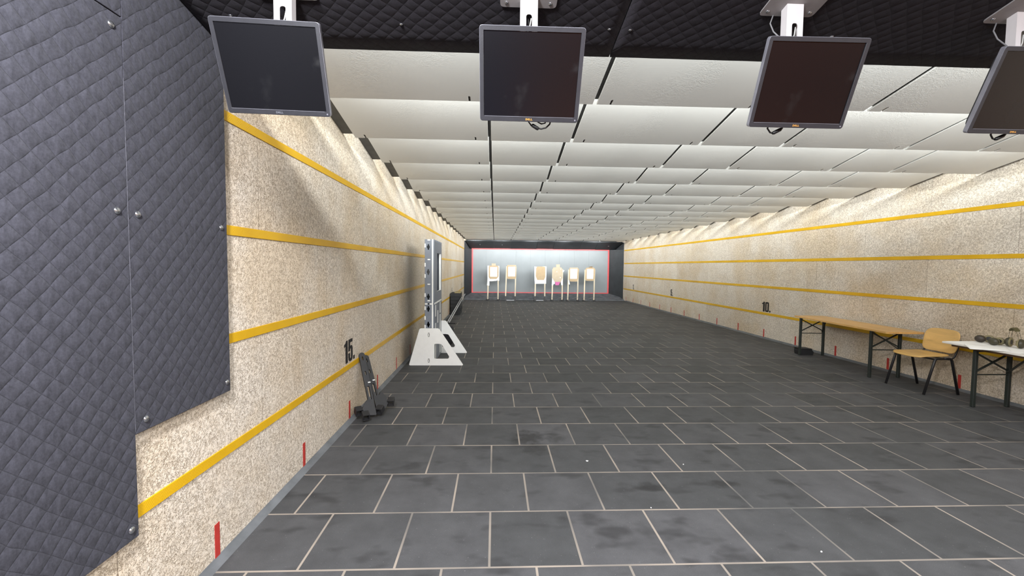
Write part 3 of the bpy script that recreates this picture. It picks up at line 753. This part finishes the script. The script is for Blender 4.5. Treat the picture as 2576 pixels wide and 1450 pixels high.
for z in (1.61, 1.235, .985, 1.905): tb.mm((bx0 + .045, by0 - .003, z - .009), (bx0 + .085, by0 + .004, z + .009))
tb.mm((bx0 + .005, by0 - .004, .925), (bx0 + .045, by0 + .01, .945)); tb.mm((bx0 + .075, by0 - .004, .925), (bx1 - .014, by0 + .01, .945))
tb.build('joint_tab', MT['hdpe_white'], ba)
tb2 = MB()
for i in range(6): tb2.mm((bx1 - .006, by0 + .05 + i * .14, .922), (bx1 + .003, by0 + .13 + i * .14, .948))
tb2.build('joint_tab', MT['hdpe_white'], ba)
foot = rounded([(-1.296, 0), (-.470, 0), (-.845, .566), (-1.135, .566)], .025, 5)
hole = rounded([(-.911, .10), (-.70, .10), (-.685, .135), (-.80, .325), (-.84, .332), (-.911, .332)], .018, 4)
for y in (6.545, 7.49):
    f = MB().prism([foot, hole], XZ(y), -.012, .012).build('foot_board', MT['hdpe_white'], ba, bevel=.002, seg=1)
    for (cx, cz) in ((-.995, .47), (-.995, .075)):
        b = MB(); b.lathe([(.017, 0), (.015, .006)], (cx, y - .0122, cz), (0, -1, 0), 6)
        b.prism([rounded(rect(cx - .011, cz - .03, cx + .011, cz + .03), .009, 3)], XZ(y - .0122), -.003, 0)
        b.build('bolt', MT['hole' if y < 7 else 'hdpe_white'], f)
    # bolt heads are pale with a dark rim
    if y < 7:
        for (cx, cz) in ((-.995, .47), (-.995, .075)):
            MB().prism([rounded(rect(cx - .007, cz - .022, cx + .007, cz + .022), .006, 3)], XZ(y - .0184), -.001, .0).build('bolt_head', MT['hdpe_white'], f)

# ------------------------------------------------------------------ black folded stands leaning on the left wall
def folded_stand(label, base, top, plate_pts, socks):
    base, top = Vector(base), Vector(top)
    root = thing('folded_stand', label, 'folded stand', base, 'black folded stands leaning on the left wall')
    d = (top - base).normalized(); side = Vector((d.y, -d.x, 0)).normalized(); nrm = side.cross(d).normalized()
    if nrm.x < 0: nrm = -nrm
    side = d.cross(nrm).normalized()
    if side.y < 0: side = -side
    Lh = (top - base).length
    P = lambda a, b, t: base + side * a + d * b + nrm * t
    w2 = .030
    arm = [(-w2, .28), (w2, .28)] + [(w2 * math.cos(th), Lh - w2 + w2 * math.sin(th)) for th in [math.pi * i / 10 for i in range(11)]]
    slot = rounded(rect(-.006, Lh - .085, .006, Lh - .045), .005, 3)
    slot2 = rounded(rect(-.007, .40, .007, .44), .006, 3)
    MB().prism([arm, slot, slot2], P, -.012, .012).build('arm', MT['plastic'], root, bevel=.003)
    for s in (-1, 1):
        MB().prism([rect(s * .019 - .009, .12, s * .019 + .009, .29)], P, -.012, .012).build('fork', MT['plastic'], root, bevel=.002)
    MB().prism([rect(.004, .312, .030, .324)], P, .012, .014).build('label_strip', MT['white_wire'], root)
    MB().prism([rounded(plate_pts, .012, 3)], P, -.016, .016).build('base_plate', MT['plastic'], root, bevel=.004)
    for (a, b, t, yaw) in socks:
        m = MB(); c = P(a, b, t)
        rr = Matrix.Rotation(yaw, 3, 'Z') @ Matrix.Rotation(R(20), 3, 'X')
        o, i = .034, .024
        lp = [rounded(rect(-o, -o, o, o), .006, 2), rect(-i, -i, i, i)]
        m.prism(lp, lambda p, q, u: c + rr @ Vector((p, u, q)), -.035, .035)
        m.build('socket', MT['plastic'], root, bevel=.002)
    return root
folded_stand('black folded stand leaning on the left wall, left one of the pair', (-1.19, 4.24, .05), (-1.383, 4.50, .605),
             [(-.115, .0), (.026, -.02), (.026, .14), (-.03, .15), (-.09, .09)], [(-.135, .055, .0, .6), (-.095, -.012, .05, .5)])
folded_stand('black folded stand leaning on the left wall, right one of the pair', (-1.160, 4.355, .05), (-1.377, 4.615, .555),
             [(-.03, -.02), (.06, .0), (.105, .05), (.10, .12), (.055, .19), (.035, .15), (-.03, .15)], [(.142, .06, .0, .1), (-.02, -.012, .055, -.2)])

# ------------------------------------------------------------------ things beyond the barricade
def block(i, x0, x1, y0, y1, z0, z1):
    lab = ['rubber block at the bottom of the black stack by the left wall', 'rubber block, second from the bottom of the black stack', 'rubber block, third from the bottom of the black stack',
           'rubber block, fourth from the bottom of the black stack', 'rubber block, fifth from the bottom of the black stack', 'rubber block on top of the black stack by the left wall'][i]
    o = MB().mm((x0, y0, z0), (x1, y1, z1)).build('rubber_block', MT['black'], bevel=.006)
    tag(o, 'black ' + lab, 'rubber block', 'stack of black rubber blocks')
for i in range(6):
    j = (.0, .01, -.006, .008, -.004, .0)[i]
    block(i, -1.37 + abs(j), -1.07 + j, 13.32 + j, 14.1 + j, i * .111 + .001, i * .111 + .110)
o = MB().mm((-1.25, 13.42, .668), (-1.06, 13.95, .70)).build('straw_board', MT['board_olive'], bevel=.004)
tag(o, 'olive straw-coloured board lying on the black block stack', 'board')
ra = thing('steel_rail', 'pale steel double rail leaning against the black block stack', 'rail', (-1.2, 11.2, 0))
for dx in (0, .048):
    MB().tube([(-1.24 + dx, 11.3, .03), (-.985 + dx, 13.62, .63)], .014, 10).build('tube', MT['tube_metal'], ra, smooth=True)
for f in (.05, .5, .95):
    MB().bar((-1.24 + .255 * f, 11.3 + 2.32 * f, .03 + .6 * f), (-1.192 + .255 * f, 11.3 + 2.32 * f, .03 + .6 * f), .02, .012).build('cross_bar', MT['tube_metal'], ra)
MB().mm((-1.22, 11.22, .002), (-1.02, 11.34, .03)).build('foot_plate', MT['plastic'], ra)
def lump(name, c, s, mat, label, cat, seed=1):
    bm = bmesh.new(); bmesh.ops.create_icosphere(bm, subdivisions=4, radius=1)
    rnd = random.Random(seed); ph = [rnd.uniform(0, 6) for _ in range(6)]
    for v in bm.verts:
        p = v.co; k = 3.2
        q = Vector([math.copysign(abs(p[i]) ** .62, p[i]) for i in range(3)])
        q *= 1 + .05 * math.sin(5 * p.x + ph[0]) * math.sin(4 * p.z + ph[1]) + .03 * math.sin(9 * p.y + ph[2])
        v.co = Vector((q.x * s[0] / 2, q.y * s[1] / 2, max(q.z, -.82) * s[2] / 1.75 ))
    zmin = min(v.co.z for v in bm.verts)
    me = bpy.data.meshes.new(name); bm.to_mesh(me); bm.free()
    for p in me.polygons: p.use_smooth = True
    me.materials.append(mat); o = bpy.data.objects.new(name, me); C.objects.link(o)
    o.location = (c[0], c[1], -zmin + .001)
    return tag(o, label, cat)
lump('bag', (-.97, 8.35, 0), (.36, .5, .36), MT['bag'], 'dark bag on the floor behind the barricade feet', 'bag', 3)

# ------------------------------------------------------------------ folding tables
def folding_table(label, cx, cy, rz, lx, ly, zt, topmat, leg_y, leg_x, cat_group, lip):
    root = thing('folding_table', label, 'table', (cx, cy, 0), cat_group)
    Rz = Matrix.Rotation(rz, 3, 'Z')
    W = lambda x, y, z: Vector((cx, cy, 0)) + Rz @ Vector((x, y, z))
    MB().prism([rounded(rect(-lx / 2, -ly / 2, lx / 2, ly / 2), .03, 4)], lambda a, b, t: W(a, b, t), zt - .026, zt).build('top', topmat, root, bevel=.003)
    for yy in leg_y:
        s = 1 if yy > 0 else -1
        for xx in (-leg_x, leg_x):
            m = MB()
            m.bar(W(xx, yy, .003), W(xx, yy, zt - .028), .034, .034, (0, 1, 0))
            m.build('leg', MT['green_steel'], root, bevel=.003, seg=1)
        m = MB(); m.bar(W(-leg_x, yy, zt - .30), W(leg_x, yy, zt - .30), .012, .012); m.build('stretcher', MT['green_steel'], root)
        for (za, zb, off) in ((zt - .05, zt - .26, .012), (zt - .26, zt - .05, -.012)):
            MB().bar(W(-leg_x, yy + off, za), W(leg_x, yy + off, zb), .018, .014).build('brace', MT['green_steel'], root)
        MB().bar(W(leg_x * .85, yy - .01, zt - .28), W(0, yy - s * .33, zt - .035), .022, .006).build('brace', MT['green_steel'], root)
        MB().mm((0, 0, 0), (0, 0, 0))
        m = MB(); m.bar(W(-leg_x, yy, zt - .035), W(leg_x, yy, zt - .035), .03, .018); m.build('cross_rail', MT['green_steel'], root)
    return root
folding_table('wooden folding table with dark steel legs along the right wall', 5.545, 6.48, R(-3.2), .51, 1.95, .695, MT['beech'], (-.66, .86), .20, 'folding tables along the right wall', True)
folding_table('folding table under the white board at the right edge', 5.545, 3.82, R(0), .44, 1.95, .668, MT['shaded_ply'], (-.72, .72), .20, 'folding tables along the right wall', True)

wb = MB().mm((5.279, 2.78, .6685), (5.806, 4.848, .6905)).build('white_board', MT['foam_white'], bevel=.004)
tag(wb, 'white foam board lying over the near folding table', 'board')
# white paper sheets over the nearer table
ZP = .6915
def paper_sheet(label, pts, z, th=.0012):
    o = MB().prism([pts], lambda a, b, t: (a, b, z + t), 0, th).build('paper_sheet', MT['paper'])
    return tag(o, label, 'paper sheet', 'white sheets on the near table')
paper_sheet('white sheet covering the far end of the near table', [(5.285, 4.835), (5.80, 4.842), (5.80, 4.10), (5.285, 4.10)], ZP)
paper_sheet('white sheet under the ear defenders on the near table', [(5.31, 4.40), (5.79, 4.42), (5.79, 3.2), (5.29, 3.2)], ZP + .0016)
# a sheet lying askew, one corner drooping over the table edge
n = 10; vs = []; fs = []
A, B, Cn, D = Vector((5.175, 4.455, -.028)), Vector((5.30, 4.17, 0)), Vector((5.55, 4.42, 0)), Vector((5.30, 4.63, 0))
for i in range(n + 1):
    for j in range(n + 1):
        u, v = i / n, j / n
        p = A * (1 - u) * (1 - v) + B * u * (1 - v) + D * (1 - u) * v + Cn * u * v
        over = max(0.0, 5.284 - p.x)
        vs.append((p.x, p.y, ZP + .0040 - over * .23))
for i in range(n):
    for j in range(n):
        a = i * (n + 1) + j; fs.append((a, a + 1, a + n + 2, a + n + 1))
o = MB().add(vs, fs).build('paper_sheet', MT['paper'], smooth=True)
sm = o.modifiers.new('solid', 'SOLIDIFY'); sm.thickness = .0012; sm.offset = 1
tag(o, 'white sheet hanging with one corner over the front edge of the near table', 'paper sheet', 'white sheets on the near table')

# ------------------------------------------------------------------ ear defenders
def cup(root, c, axis, r, mat, sc=1.0, clip=None):
    c = Vector(c); ax = Vector(axis).normalized()
    o = MB().lathe([(r * .25, -.042 * sc), (r * .62, -.038 * sc), (r * .88, -.026 * sc), (r, -.008 * sc), (r * .98, .002)], c, ax, 22).build('ear_cup', mat, root, smooth=True)
    q = MB().lathe([(r * .90, .0015), (r * .99, .003), (r * 1.0, .009), (r * .9, .014), (r * .6, .0135)], c, ax, 22).build('cushion', MT['foam'], o, smooth=True)
    q2 = MB().lathe([(r * .55, .0136), (r * .5, .0142)], c, ax, 18).build('lining', MT['cable'], o)
    MB().mm((c.x - .051, c.y - .006, c.z - .02), (c.x - .042, c.y + .004, c.z + .034)).build('clip', MT['foam'], o, bevel=.002) if clip else None
    zc = c.z - OFF[root.name].z
    for m in (o, q, q2):        # the cups are oval, lower than wide
        for vt in m.data.vertices: vt.co.z = zc + (vt.co.z - zc) * (.94 if clip is not None else .88)
    return o
def arc_band(root, a, b, rise, w, th, mat, name='headband'):
    a, b, rise = Vector(a), Vector(b), Vector(rise); mid = (a + b) / 2
    pts = [mid + (a - mid) * math.cos(math.pi * i / 14) + rise * math.sin(math.pi * i / 14) for i in range(15)]
    m = MB(); wv = (b - a).cross(rise).normalized()
    for i in range(14):
        d = (pts[i + 1] - pts[i]); m.bar(pts[i] - d * .05, pts[i + 1] + d * .05, w, th, tuple((pts[i] + pts[i + 1]) / 2 - mid))
    return m.build(name, mat, root)
ZC = ZP + .0035
def ear_defenders(label, c1, c2, ax1, ax2, r, m1, m2, rise, pad=None):
    root = thing('ear_defenders', label, 'ear defenders', ((c1[0] + c2[0]) / 2, (c1[1] + c2[1]) / 2, ZC), 'olive ear defenders on the near table')
    cup(root, c1, ax1, r, m1, .85, False if pad else None); cup(root, c2, ax2, r, m2, .85, True if pad else None)
    a, b = Vector(c1), Vector(c2); 
    if pad:
        mid = (a + b) / 2; rv = Vector(rise)
        for off in (-.012, .012):
            o2 = (b - a).cross(rv).normalized() * off
            pts = [mid + (a - mid) * math.cos(math.pi * i / 16) + rv * math.sin(math.pi * i / 16) + o2 for i in range(17)]
            MB().tube(pts, .0016, 6).build('wire', MT['olive'], root, smooth=True)
        pts = [mid + (a - mid) * math.cos(math.pi * (.30 + .4 * i / 8)) + rv * 1.01 * math.sin(math.pi * (.30 + .4 * i / 8)) for i in range(9)]
        m = MB()
        for i in range(8):
            m.bar(pts[i], pts[i + 1] + (pts[i + 1] - pts[i]) * .1, .045, .014, tuple((pts[i] + pts[i + 1]) / 2 - mid))
        m.build('headband_pad', MT['pad'], root, bevel=.003)
    else:
        arc_band(root, c1, c2, rise, .03, .007, MT['olive'])
    return root
ear_defenders('ear defenders with brown cup facing left, nearest the far table end', (5.64, 4.755, ZC + .0415), (5.735, 4.745, ZC + .0415), (.75, .5, .05), (-.8, -.5, .1), .0475, MT['brown'], MT['olive'], (.04, .07, .0))
ear_defenders('olive ear defenders in the middle of the group on the white board', (5.575, 4.565, ZC + .0415), (5.662, 4.585, ZC + .0415), (.95, .25, .0), (-.9, -.3, .05), .0475, MT['olive'], MT['brown'], (.05, .06, .0))
ear_defenders('olive ear defenders with padded headband standing up, at the right edge', (5.650, 4.475, ZC + .0525), (5.625, 4.36, ZC + .0525), (.35, -.9, .0), (-.35, .9, .0), .054, MT['olive'], MT['olive'], (-.02, .0, .158), True)

# ------------------------------------------------------------------ chair between the tables
ch = thing('stacking_chair', 'beech plywood chair with black tube frame between the two tables', 'chair', (5.47, 5.25, 0))
def bend(pts, r, seg=5):
    out = [Vector(pts[0])]
    for i in range(1, len(pts) - 1):
        p0, p, p1 = Vector(pts[i - 1]), Vector(pts[i]), Vector(pts[i + 1])
        a = (p0 - p); b = (p1 - p); rr = min(r, a.length * .45, b.length * .45); a.normalize(); b.normalize()
        A = p + a * rr; B = p + b * rr
        for k in range(seg + 1):
            t = k / seg; out.append(A * (1 - t) ** 2 + p * 2 * t * (1 - t) + B * t * t)
    out.append(Vector(pts[-1])); return out
for yy, ins in ((4.995, 1), (5.505, -1)):
    for (xa, xb) in ((5.245, 5.37), (5.685, 5.575)):
        MB().tube(bend([(xa, yy, .004), (xb, yy, .447), (5.4725, yy, .447)], .035), .0145, 10).build('leg', MT['dark_tube'], ch, smooth=True)
    MB().tube([(5.40, yy, .440), (5.40, yy + ins * .05, .430), (5.40, yy + ins * .26, .430)], .010, 8).build('seat_rail', MT['dark_tube'], ch, smooth=True)
    MB().tube([(5.56, yy, .440), (5.56, yy + ins * .05, .430), (5.56, yy + ins * .26, .430)], .010, 8).build('seat_rail', MT['dark_tube'], ch, smooth=True)
    yb = yy + ins * .06
    MB().tube(bend([(5.50, yb, .428), (5.665, yb, .432), (5.70, yb, .50), (5.745, yb, .66)], .05), .010, 10).build('back_upright', MT['dark_tube'], ch, smooth=True)
def ply(name, fn, nu, nv, th, mat, outline):
    """moulded ply: fn(u,v) -> point, outline keeps a rounded-rectangle footprint"""
    vs = []; fs = []
    for i in range(nu + 1):
        for j in range(nv + 1):
            u, v = outline(-1 + 2 * i / nu, -1 + 2 * j / nv); vs.append(fn(u, v))
    for i in range(nu):
        for j in range(nv):
            a = i * (nv + 1) + j; fs.append((a, a + 1, a + nv + 2, a + nv + 1))
    o = MB().add(vs, fs).build(name, mat, ch, smooth=True)
    m = o.modifiers.new('solid', 'SOLIDIFY'); m.thickness = th; m.offset = 0
    m2 = o.modifiers.new('bev', 'BEVEL'); m2.width = .002; m2.segments = 2; m2.limit_method = 'ANGLE'; m2.angle_limit = R(50)
    return o
def squircle(p):
    def f(u, v):
        # map the square to a superellipse-like rounded square
        m = max(abs(u), abs(v))
        if m < 1e-6: return (0, 0)
        n = (abs(u / m) ** p + abs(v / m) ** p) ** (1 / p)
        return (u / n, v / n)
    return f
# seat: u runs front (-1, toward the lane) to back, v across
def seat_fn(u, v):
    x = 5.435 + u * .205; y = 5.25 + v * .215
    z = .462 + .010 * v * v - .022 * max(0, -u - .35) ** 2 * 2.2 + .016 * max(0, u - .3) ** 2 - .006 * (1 - u * u)
    return (x, y, z)
ply('seat', seat_fn, 18, 18, .011, MT['beech2'], squircle(5))
def back_fn(u, v):
    z = .632 + u * .145; y = 5.25 + v * .215
    x = 5.722 + (z - .63) * .22 - .030 * v * v + .004
    return (x, y, z - .012 * v * v * (u < 0))
ply('backrest', back_fn, 14, 18, .011, MT['beech2'], squircle(4.2))

# ------------------------------------------------------------------ small black case under the table, scraps on the floor
bc = thing('black_case', 'small black case on the floor under the wooden table', 'case', (5.56, 7.46, 0))
MB().prism([[(5.44, .002), (5.66, .002), (5.67, .05), (5.63, .098), (5.44, .105), (5.43, .06)]], XZ(7.46), -.09, .09).build('body', MT['black'], bc, bevel=.006)
MB().prism([[(5.42, .107), (5.64, .100), (5.64, .110), (5.42, .118)]], XZ(7.46), -.095, .095).build('lid', MT['plastic'], bc, bevel=.003)
def scrap(x, y, s, ang, label):
    o = MB().prism([[(x + s * math.cos(ang + a) * f, y + s * math.sin(ang + a) * f) for a, f in ((0, 1), (1.2, .7), (2.3, 1), (3.6, .8), (5.0, .75))]], lambda a, b, t: (a, b, t), .0005, .004).build('paper_scrap', MT['paper'])
    tag(o, label, 'paper scrap', 'white scraps on the floor')
scrap(.734, 3.281, .011, .3, 'larger white scrap on the floor below the dark stain')
scrap(1.47, 3.21, .006, 1.3, 'tiny white scrap on the floor right of the dark stain')
scrap(1.0, 2.62, .005, 2.0, 'tiny white scrap on a floor joint in the foreground')
scrap(1.77, 2.18, .006, .9, 'tiny white scrap on the near floor toward the right')
